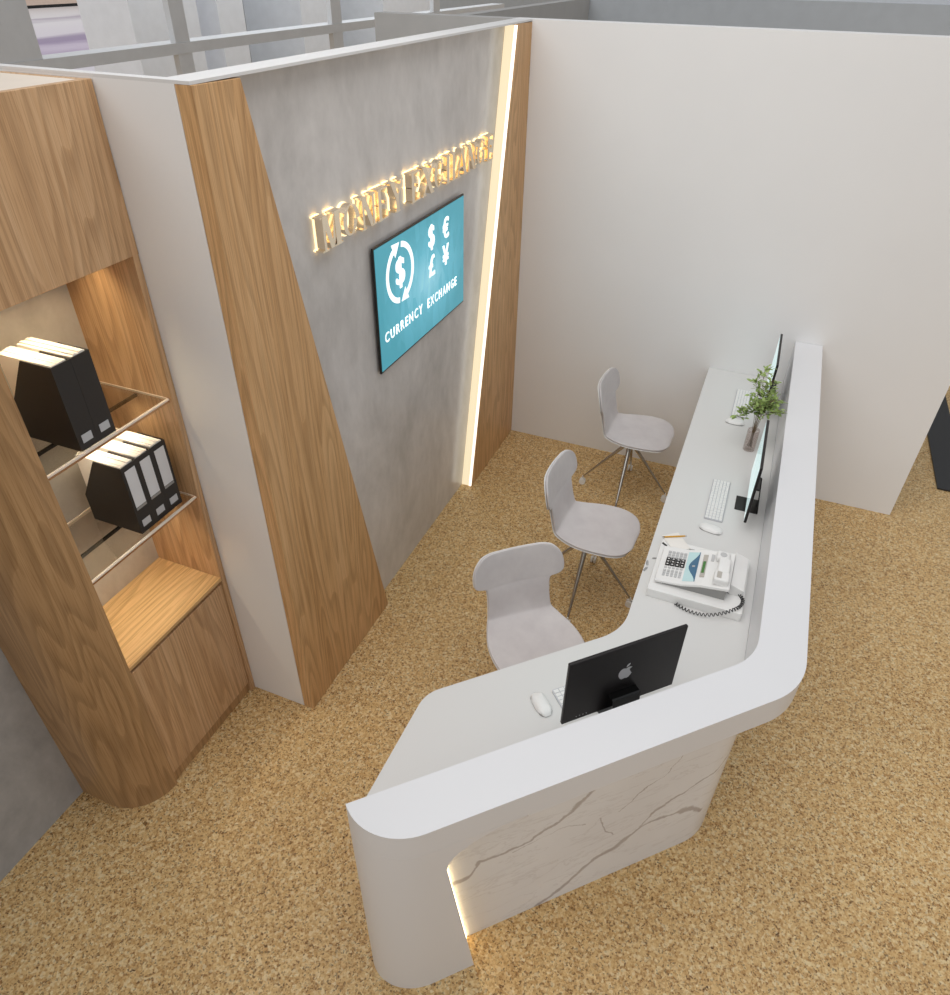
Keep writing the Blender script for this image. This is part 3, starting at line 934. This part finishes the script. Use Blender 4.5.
# ================================================================== COMPUTERS
DZ = 0.7502
def apple(bm, s, d0, d1):
    """bitten fruit emblem in local y,z around 0"""
    body = []
    raw = [(0, .36), (.12, .42), (.27, .43), (.40, .36), (.28, .27), (.20, .12), (.25, -.04), (.43, -.17), (.36, -.32), (.25, -.46), (.13, -.50), (.0, -.45),
           (-.13, -.50), (-.25, -.46), (-.37, -.30), (-.45, -.08), (-.44, .14), (-.36, .32), (-.22, .42), (-.10, .41)]
    prism(bm, [(-a * s, b * s) for a, b in raw], d0, d1, lambda u, v, d: (d, u, v))
    leaf = [(0.0, .48), (.03, .62), (.12, .72), (.22, .76), (.22, .66), (.14, .54)]
    prism(bm, [(-a * s, b * s) for a, b in leaf], d0, d1, lambda u, v, d: (d, u, v))
def make_monitor(label):
    """screen faces local +x; foot on z=0"""
    c = thing('desktop_computer', label, 'computer', (0, 0, 0), 0, 'slim desktop computers on the counter')
    w, h, zb = .415, .283, .050
    bm = bx(-.006, .006, -w / 2, w / 2, zb, zb + h)
    body = mesh_obj('casing', bm, 'black_back', c, bevel=0.0035, segs=3)
    mesh_obj('display', bx(.0061, .0068, -w / 2 + .006, w / 2 - .006, zb + .006, zb + h - .006), 'display', c)
    bm = bm_new(); apple(bm, .054, -.0068, -.0060); bm.transform(Matrix.Translation((0, 0, zb + h * .555)))
    mesh_obj('emblem', bm, 'silver', body)
    bm = bm_new()
    for k in range(4): lathe(bm, [(.0018, 0), (.0018, .0006)], 10, Matrix.Translation((-.0062, w / 2 - .050 - k * .012, zb + .018)) @ Matrix.Rotation(-pi / 2, 4, 'Y'))
    mesh_obj('ports', bm, 'silver', body)
    # stand: foot plate and bent upright
    mesh_obj('foot', bx(-.052, .048, -.054, .054, 0, .004), 'black', c, bevel=0.0015)
    bm = bm_new()
    pr = [(-.0062, .142), (-.0062, .136), (-.030, .132), (-.052, .0045), (-.0475, .0045), (-.026, .1262), (-.0062, .130)]
    pr = [(-.0065, .128), (-.030, .128), (-.036, .124), (-.052, .0045), (-.046, .0045), (-.0315, .119), (-.0065, .121)]
    prism(bm, pr, -.050, .050, lambda u, v, d: (u, d, v))
    mesh_obj('stand', bm, 'black_gloss', c)
    bm = lathe(bm_new(), [(.006, 0), (.006, .0015)], 16, Matrix.Translation((-.0500, 0, .045)) @ Matrix.Rotation(-pi / 2 - .085, 4, 'Y'))
    mesh_obj('cable_plug', bm, 'white_plastic', c)
    return c
m1 = make_monitor('black backed slim computer seen from behind at the angled front desk')
m2 = copy_tree(m1); m2['label'] = 'slim black computer seen edge on, between phone and vase'
m3 = copy_tree(m1); m3['label'] = 'slim black computer seen edge on behind the leafy branches by the wall'
m1.location = (1.299, -2.666, DZ); m1.rotation_euler = (0, 0, radians(135))
m2.location = (1.584, -1.335, DZ); m2.rotation_euler = (0, 0, radians(180.5))
m3.location = (1.582, -0.335, DZ); m3.rotation_euler = (0, 0, radians(180.5))

def make_keyboard(label):
    c = thing('keyboard', label, 'keyboard', (0, 0, 0), 0, 'white keyboards on the desk')
    L, D = .322, .080
    bm = bm_new(); prism(bm, fillet([(-D / 2, -L / 2), (D / 2, -L / 2), (D / 2, L / 2), (-D / 2, L / 2)], [.006] * 4, 5), 0, .006, xy)
    mesh_obj('base_plate', bm, 'alu', c, bevel=.001, segs=1)
    cols, rows = 16, 5
    px = (D - .006) / rows; py = (L - .006) / cols
    k0 = None
    for j in range(cols):
        for i in range(rows):
            if k0 is None:
                k0 = mesh_obj('key', bx(-px / 2 + .0011, px / 2 - .0011, -py / 2 + .0011, py / 2 - .0011, 0, .0022), 'white_plastic', c, bevel=.0006, segs=1)
                k = k0
            else:
                k = k0.copy(); COL.objects.link(k); k.parent = c
            k.location = (-D / 2 + .003 + px * (i + .5), -L / 2 + .003 + py * (j + .5), .0061)
    return c
k1 = make_keyboard('white keyboard mostly hidden behind the black computer back at the front desk')
k2 = copy_tree(k1); k2['label'] = 'white keyboard fully in view between the phone and the vase'
k3 = copy_tree(k1); k3['label'] = 'white keyboard near the back wall, left of the leafy branches'
A = Vector((1.080, -2.667, 0)); 
kc = Vector((1.080, -2.667)) + Nn * .040 + Tt * .161
k1.location = (kc.x, kc.y, DZ); k1.rotation_euler = (0, 0, TH - pi / 2)
k2.location = (1.459, -1.352, DZ); k2.rotation_euler = (0, 0, 0)
k3.location = (1.466, -0.385, DZ); k3.rotation_euler = (0, 0, 0)

def make_mouse(label):
    c = thing('computer_mouse', label, 'mouse', (0, 0, 0), 0, 'white mice on the desk')
    bm = bm_new(); NX, NY = 12, 18; g = []
    for j in range(NY + 1):
        v = -1 + 2 * j / NY; row = []
        for i in range(NX + 1):
            u = -1 + 2 * i / NX
            # square -> rounded rectangle
            x = u * math.sqrt(max(0, 1 - v ** 4 / 2)); y_ = v * math.sqrt(max(0, 1 - u ** 4 / 2))
            rr = max(abs(u), abs(v))
            row.append((x * .0255, y_ * .050, .0035 + .0150 * (1 - rr ** 3) ** .6 * (1 - .25 * v * v)))
        g.append(row)
    T = [[bm.verts.new(p) for p in r] for r in g]
    for j in range(NY):
        for i in range(NX): bm.faces.new((T[j][i], T[j][i + 1], T[j + 1][i + 1], T[j + 1][i]))
    mesh_obj('top_shell', bm, 'white_plastic', c, smooth=80)
    bm = bm_new()
    prism(bm, fillet([(-.023, -.048), (.023, -.048), (.023, .048), (-.023, .048)], [.019] * 4, 6), 0, .0036, xy)
    mesh_obj('base', bm, 'grey_plastic', c)
    return c
mo = make_mouse('white mouse at the front desk beside the black backed computer')
mo2 = copy_tree(mo); mo2['label'] = 'white mouse between the phone and the fully visible keyboard'
mo3 = copy_tree(mo); mo3['label'] = 'white mouse beside the keyboard near the back wall'
mo.location = (1.066, -2.733, DZ); mo.rotation_euler = (0, 0, TH - pi / 2 + .05 + pi / 2 + radians(0)) 
mo.rotation_euler = (0, 0, radians(45))
mo2.location = (1.459, -1.580, DZ); mo2.rotation_euler = (0, 0, radians(80))
mo3.location = (1.455, -0.610, DZ); mo3.rotation_euler = (0, 0, radians(88))

# ================================================================== PHONE AND ITS BOX
o = mesh_obj('white_box', bx(1.280, 1.632, -2.090, -1.765, DZ, 0.7895), 'white_plastic', bevel=.0025)
tag(recenter(o), 'flat white box under the desk phone', 'box')
PZ = 0.7897
t = thing('desk_phone', 'white desk phone with grey and black keys and a small green display', 'phone', (1.43, -1.94, PZ), 0)
def pp(name, bm, mat, par=None, **kw): return mesh_obj(name, bm, mat, par or t, world=True, **kw)
xz = lambda u, v, d: (u, d, v)
x0 = 1.298
prof = [(x0, PZ + .016), (x0 + .10, PZ + .028), (x0 + .17, PZ + .050), (x0 + .27, PZ + .066), (x0 + .27, PZ + .052), (x0 + .17, PZ + .038), (x0 + .10, PZ + .018), (x0, PZ + .006)]
bm = bm_new(); prism(bm, prof, -2.050, -1.832, xz)
top = pp('top_shell', bm, 'white_plastic', bevel=.002)
prof = [(x0 + .03, PZ), (x0 + .262, PZ), (x0 + .262, PZ + .051), (x0 + .17, PZ + .0365), (x0 + .10, PZ + .0165), (x0 + .03, PZ + .009)]
bm = bm_new(); prism(bm, prof, -2.042, -1.84, xz)
pp('lower_body', bm, 'grey_plastic')
def topz(x):
    P = [(x0, .016), (x0 + .10, .028), (x0 + .17, .050), (x0 + .27, .066)]
    for a, b in zip(P, P[1:]):
        if a[0] <= x <= b[0]: return PZ + a[1] + (b[1] - a[1]) * (x - a[0]) / (b[0] - a[0])
    return PZ + .066
def on_top(bm, x, y, lx, ly, h=.003):
    z0, z1 = topz(x - lx / 2), topz(x + lx / 2)
    ang = math.atan2(z1 - z0, lx)
    m = Matrix.Translation((x, y, (z0 + z1) / 2)) @ Matrix.Rotation(-ang, 4, 'Y')
    return box(bm, -lx / 2, lx / 2, -ly / 2, ly / 2, .0, h, mat=m)
# rows across y: grey keys, black keys
for i in range(5):
    for j, yy in enumerate((-1.868, -1.882, -1.896)):
        pp('key', on_top(bm_new(), x0 + .028 + i * .0150, yy, .0118, .0105), 'key_grey', top)
for i in range(4):
    for j, yy in enumerate((-1.914, -1.930, -1.946)):
        k = pp('number_key', on_top(bm_new(), x0 + .030 + i * .0185, yy,   .0170, .0150, .004), 'black', top)
        pp('key_print', on_top(bm_new(), x0 + .030 + i * .0185, yy, .0070, .0048, .0046), 'white_plastic', top)
for i in range(5):
    for j, yy in enumerate((-1.966, -1.984, -1.998, -2.012)):
        pp('key', on_top(bm_new(), x0 + .026 + i * .0150, yy, .010, .008 if j == 0 else .010), 'key_grey', top)
# blue wave graphic
def wave(bm, f0, f1, h):
    n = 14; ya, yb = -2.030, -1.850
    L = [];
    for k in range(n + 1):
        yy = ya + (yb - ya) * k / n; q = k / n
        L.append((f0(q), f1(q), yy))
    for A, B in zip(L, L[1:]):
        vs = []
        for zoff in (0.0002, h):
            for (x_, yy) in ((A[0], A[2]), (A[1], A[2]), (B[1], B[2]), (B[0], B[2])):
                vs.append(bm.verts.new((x_, yy, topz(x_) + zoff)))
        for f in ((0, 1, 2, 3), (7, 6, 5, 4), (0, 4, 5, 1), (1, 5, 6, 2), (2, 6, 7, 3), (3, 7, 4, 0)):
            bm.faces.new([vs[q] for q in f])
    return bm
pp('pale_strip', wave(bm_new(), lambda q: x0 + .099, lambda q: x0 + .142, .0009), 'pale_blue', top)
pp('blue_wave', wave(bm_new(), lambda q: x0 + .140 - .030 * sin(pi * min(1, max(0, q))) ** 2, lambda q: x0 + .1425, .0016), 'teal_panel', top)
pp('speaker_logo', on_top(bm_new(), x0 + .128, -1.940, .010, .008, .0035), 'silver', top)
lc = pp('display_frame', on_top(bm_new(), x0 + .165, -1.935, .017, .135, .004), 'lcd_frame', top)
pp('green_display', on_top(bm_new(), x0 + .165, -1.945, .0105, .070, .0048), 'lcd', lc)
# handset lying across the right end, cradle and paper roll tray
bm = bm_new()
pts = [(x0 + .245, -2.035, .082), (x0 + .243, -2.0, .092), (x0 + .238, -1.94, .094), (x0 + .235, -1.89, .092), (x0 + .233, -1.855, .082)]
box(bm, x0 + .205, x0 + .262, -2.040, -1.985, PZ + .058, PZ + .092)
hs = pp('handset', bm, 'white_plastic', bevel=.008, segs=3)
bm = bm_new(); box(bm, x0 + .213, x0 + .258, -1.986, -1.90, PZ + .070, PZ + .088); pp('handset_grip', bm, 'white_plastic', hs, bevel=.007, segs=3)
pp('handset_pad', bx(x0 + .215, x0 + .232, -2.030, -1.994, PZ + .0922, PZ + .0935), 'lcd_frame', hs)
bm = bm_new(); box(bm, x0 + .200, x0 + .252, -1.902, -1.852, PZ + .056, PZ + .082); pp('handset_end', bm, 'white_plastic', hs, bevel=.010, segs=3)
bm = lathe(bm_new(), [(.013, 0), (.013, .0012)], 20, Matrix.Translation((x0 + .226, -1.878, PZ + .0822)))
pp('earpiece', bm, 'key_grey', hs, smooth=40)
pp('line_button', bx(x0 + .185, x0 + .197, -1.90, -1.86, PZ + .052, PZ + .056), 'key_grey', top)
bm = bm_new(); prism(bm, [(x0 + .2725, PZ), (x0 + .325, PZ), (x0 + .325, PZ + .030), (x0 + .2725, PZ + .050)], -2.0, -1.80, xz)
pp('rear_tray', bm, 'white_plastic', bevel=.002)
# coiled cord
bm = bm_new()
path = [Vector(p) for p in [(1.395, -2.096, .758), (1.43, -2.112, .758), (1.475, -2.120, .760), (1.52, -2.116, .765), (1.565, -2.103, .780), (1.60, -2.085, .7965),
        (1.622, -2.055, .797), (1.626, -2.02, .797), (1.610, -1.995, .798), (1.585, -1.99, .799)]]
def catm(P, n):
    out = []
    for i in range(len(P) - 1):
        p0, p1, p2, p3 = P[max(i - 1, 0)], P[i], P[i + 1], P[min(i + 2, len(P) - 1)]
        for k in range(n):
            t_ = k / n
            out.append(.5 * ((2 * p1) + (p2 - p0) * t_ + (2 * p0 - 5 * p1 + 4 * p2 - p3) * t_ ** 2 + (3 * p1 - p0 - 3 * p2 + p3) * t_ ** 3))
    out.append(P[-1]); return out
cp = catm(path, 40); turns = 30; hp = []
for i, p in enumerate(cp):
    d = (cp[min(i + 1, len(cp) - 1)] - cp[max(i - 1, 0)]).normalized()
    u = d.cross(Vector((0, 0, 1))).normalized(); w_ = d.cross(u)
    a = 2 * pi * turns * i / (len(cp) - 1)
    hp.append(p + (u * cos(a) + w_ * sin(a)) * .0055)
tube(bm, hp, .0018, 5)
pp('coiled_cord', bm, 'black', smooth=60)

# loose sheets, pencil, clips
def sheet_stack(cx, cy_, w, l, rot, z, n, label):
    bm = bm_new()
    for k in range(n):
        m = Matrix.Translation((cx + random.uniform(-.001, .001), cy_, z + k * .0012)) @ Matrix.Rotation(rot + random.uniform(-.01, .01), 4, 'Z')
        box(bm, -w / 2, w / 2, -l / 2, l / 2, 0, .0010, mat=m)
    o = mesh_obj('paper_sheets', bm, 'paper')
    tag(recenter(o), label, 'papers')
sheet_stack(1.337, -1.775, .105, .075, radians(-52), .7897, 3, 'small white note sheets under the pencil beside the phone')
def stick(a, b, label):
    a, b = Vector(a), Vector(b); d = (b - a).normalized()
    t = thing('pencil', label, 'pencil', tuple((a + b) / 2), 0)
    tip = a + d * .012
    mesh_obj('barrel', tube(bm_new(), [tip, b - d * .006], .0033, 6), 'pencil', t, world=True)
    mesh_obj('tip', tube(bm_new(), [a, tip], [.0005, .0033], 6), 'twig', t, world=True)
    mesh_obj('eraser', tube(bm_new(), [b - d * .006, b], .0034, 8), 'silver', t, world=True)
stick((1.275, -1.772, .7970), (1.370, -1.724, .7970), 'ochre pencil lying on the note sheets')
def clip(x, y, z, rot, s, label):
    pts = [(0, 0), (1, 0), (1.2, .15), (1, .3), (.1, .3), (-.05, .17), (.1, .06), (.8, .06), (.92, .15), (.8, .23), (.25, .23)]
    bm = tube(bm_new(), [Matrix.Translation((x, y, z)) @ Matrix.Rotation(rot, 4, 'Z') @ Vector((a * s, b * s, 0)) for a, b in pts], .0009, 6)
    o = mesh_obj('paper_clip', bm, 'grey_plastic', smooth=60)
    tag(recenter(o), label, 'paper clip', 'paper clips by the phone')
clip(1.2475, -1.955, .7512, radians(70), .024, 'bent wire paper clip on the desk edge, nearest the camera of the three')
clip(1.2545, -1.915, .7512, radians(100), .024, 'bent wire paper clip on the desk edge, middle one of the three')
clip(1.2640, -1.868, .7512, radians(20), .022, 'bent wire paper clip on the desk edge, farthest of the three')
bm = bm_new(); m_ = Matrix.Translation((1.295, -1.808, .7897)) @ Matrix.Rotation(radians(-35), 4, 'Z')
box(bm, -.012, .012, -.003, .003, 0, .005, mat=m_)
o = mesh_obj('binder_clip', bm, 'black', bevel=.001); tag(recenter(o), 'tiny black clip on the white box below the pencil', 'clip')
bm = bm_new(); m_ = Matrix.Translation((1.405, -1.800, .7897)) @ Matrix.Rotation(radians(10), 4, 'Z')
box(bm, -.012, .012, -.004, .004, 0, .004, mat=m_)
o = mesh_obj('binder_clip', bm, 'grey_plastic', bevel=.001); tag(recenter(o), 'tiny grey clip on the white box behind the phone keys', 'clip')

# ================================================================== VASE AND BRANCHES
VX, VY = 1.548, -0.850
bm = lathe(bm_new(), [(.0, .0), (.026, .0), (.028, .003), (.0285, .06), (.029, .115), (.0268, .115), (.0265, .06), (.0255, .014), (.0, .012)], 28, cap=False)
bmesh.ops.remove_doubles(bm, verts=bm.verts, dist=1e-5)
o = mesh_obj('glass_vase', bm, 'vase', smooth=50)
o.location = (VX, VY, DZ)
tag(o, 'smoky clear glass cylinder vase on the desk before the far monitors', 'vase')
t = thing('leafy_branches', 'green leafy branches standing in the smoky glass vase', 'branches', (VX, VY, DZ + .018))
rng = random.Random(21)
stems = bm_new(); leaves = bm_new()
def leaf(bm, p, d, s):
    d = d.normalized(); up = Vector((rng.uniform(-.5, .5), rng.uniform(-.5, .5), 1)); side = d.cross(up).normalized(); nrm = side.cross(d)
    prof = [(0, 0), (.2, .24), (.5, .33), (.8, .2), (1, 0)]
    L = []; Rr_ = []; Cc = []
    for a, w_ in prof:
        base = p + d * a * s - nrm * (a * a * .18 * s)
        Cc.append(bm.verts.new(base))
        L.append(bm.verts.new(base + side * w_ * s * .75 + nrm * .05 * s) if w_ else None)
        Rr_.append(bm.verts.new(base - side * w_ * s * .75 + nrm * .05 * s) if w_ else None)
    for i in range(4):
        for Q in (L, Rr_):
            vs = [Cc[i], Cc[i + 1]] + ([Q[i + 1]] if Q[i + 1] else []) + ([Q[i]] if Q[i] else [])
            if len(vs) >= 3: bm.faces.new(vs)
heads = [(-.05, .13, .31), (-.02, .22, .33), (.02, .09, .35), (.05, .00, .29), (-.05, -.02, .24), (.07, .05, .27), (.0, -.04, .26), (-.09, .0, .17), (.09, -.05, .25), (.02, .14, .26)]
for hx, hy, hz in heads:
    a = Vector((VX + rng.uniform(-.012, .012), VY + rng.uniform(-.012, .012), DZ + .018))
    m_ = Vector((VX + hx * .22, VY + hy * .22, DZ + .20))
    e = Vector((VX + hx, VY + hy, DZ + hz))
    pts = catm([a, Vector((VX + hx * .08, VY + hy * .08, DZ + .11)), m_, (m_ + e) / 2 + Vector((0, 0, .02)), e], 5)
    tube(stems, pts, [.0015 - .0009 * i / len(pts) for i in range(len(pts))], 6)
    for i in range(len(pts) * 1):
        if i < len(pts) * .50: continue
        for q in range(3):
            p = pts[i]; d = Vector((rng.uniform(-1, 1), rng.uniform(-1, 1), rng.uniform(-.1, .7)))
            tw = p + d.normalized() * rng.uniform(.01, .038)
            tube(stems, [p, tw], .0006, 4)
            for _ in range(2):
                leaf(leaves, tw if _ else p.lerp(tw, .5), d + Vector((rng.uniform(-.7, .7), rng.uniform(-.7, .7), rng.uniform(-.2, .3))), rng.uniform(.018, .030))
mesh_obj('stems', stems, 'twig', t, world=True, smooth=60)
mesh_obj('foliage', leaves, 'leaf', t, world=True)

# ================================================================== BEYOND THE WALLS
o = mesh_obj('floor_slab', bx(2.783, 2.965, 0.42, 3.2, 0.0, 0.012), 'granite', bevel=.002)
tag(recenter(o), 'black speckled stone strip on the cork floor beyond the back wall', 'floor strip')
# neighbouring room walls
struct('wall_neighbour_left', bx(-0.92, -0.82, 0.115, 4.2, 0, 2.405), 'outer_grey')
struct('wall_neighbour_back', bx(-0.92, 9, 4.2, 4.3, 0, 2.44), 'outer_blue')
struct('wall_neighbour_far', bx(-0.92, 9, 5.6, 5.7, 0, 3.2), 'outer_white')
# grey lattice frame of the shop front
fr = struct('window_1', bx(-3.72, -3.5, -6.0, 9.0, 2.037, 2.115), 'grey_frame')
def frame(name, *a): 
    return mesh_obj(name, bx(*a), 'grey_frame', fr)
for y0, y1 in ((-1.6, -0.02), (1.30, 1.47), (3.73, 3.93), (6.3, 6.5)):
    frame('window_mullion', -3.560, -3.505, y0, y1, 2.1155, 4.2)
    frame('window_mullion', -3.560, -3.505, y0, y1, 0.0, 2.0365)
frame('window_sill', -3.715, -3.505, -6, 9, 0, .1)
frame('window_head', -3.72, -3.5, -6, 9, 4.2, 4.4)
# pale piers behind the lattice
for k, (y0, y1, x0) in enumerate(((2.41, 3.40, -5.66), (3.74, 4.21, -5.9), (5.40, 6.20, -5.9), (7.65, 9.6, -5.9))):
    struct('wall_pier_%d' % (k + 1), bx(x0, -5.0, y0, y1, 0, 4.6), 'outer_white')
struct('wall_far', bx(-6.2, -5.95, 3.74, 40, 0, 4.6), 'outer_blue')
# bright plaza seen through the first opening
def plaza():
    t = NT('plaza_paving')
    sx = t.n('ShaderNodeSeparateXYZ'); v = t.coord(); t.put(sx, 0, v)
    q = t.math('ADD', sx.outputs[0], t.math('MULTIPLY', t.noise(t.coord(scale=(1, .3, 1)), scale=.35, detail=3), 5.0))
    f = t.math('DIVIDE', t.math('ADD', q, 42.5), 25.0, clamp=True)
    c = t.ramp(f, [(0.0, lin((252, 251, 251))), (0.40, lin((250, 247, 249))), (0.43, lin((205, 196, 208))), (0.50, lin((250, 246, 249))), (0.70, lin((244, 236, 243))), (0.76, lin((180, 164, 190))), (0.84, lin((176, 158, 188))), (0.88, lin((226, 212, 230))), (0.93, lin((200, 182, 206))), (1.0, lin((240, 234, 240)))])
    t.put(t.b, 'Base Color', c); t.b.inputs['Roughness'].default_value = .7
    return t.m
M['plaza'] = plaza()
struct('ground_plaza', bx(-90, -8.01, -20, 60, -0.06, 0.0), 'plaza')
M['plaza_wall'] = plain('peach_render', (250, 226, 208), 0.8)
o = mesh_obj('plaza_building', bx(-44, -41, 12, 60, 0.15, 6), 'plaza_wall')
tag(o, 'pale peach building across the bright plaza', 'building')
mesh_obj('dark_base', bx(-43.9, -41.1, 12, 60, 0.0, 0.149), 'black', o)
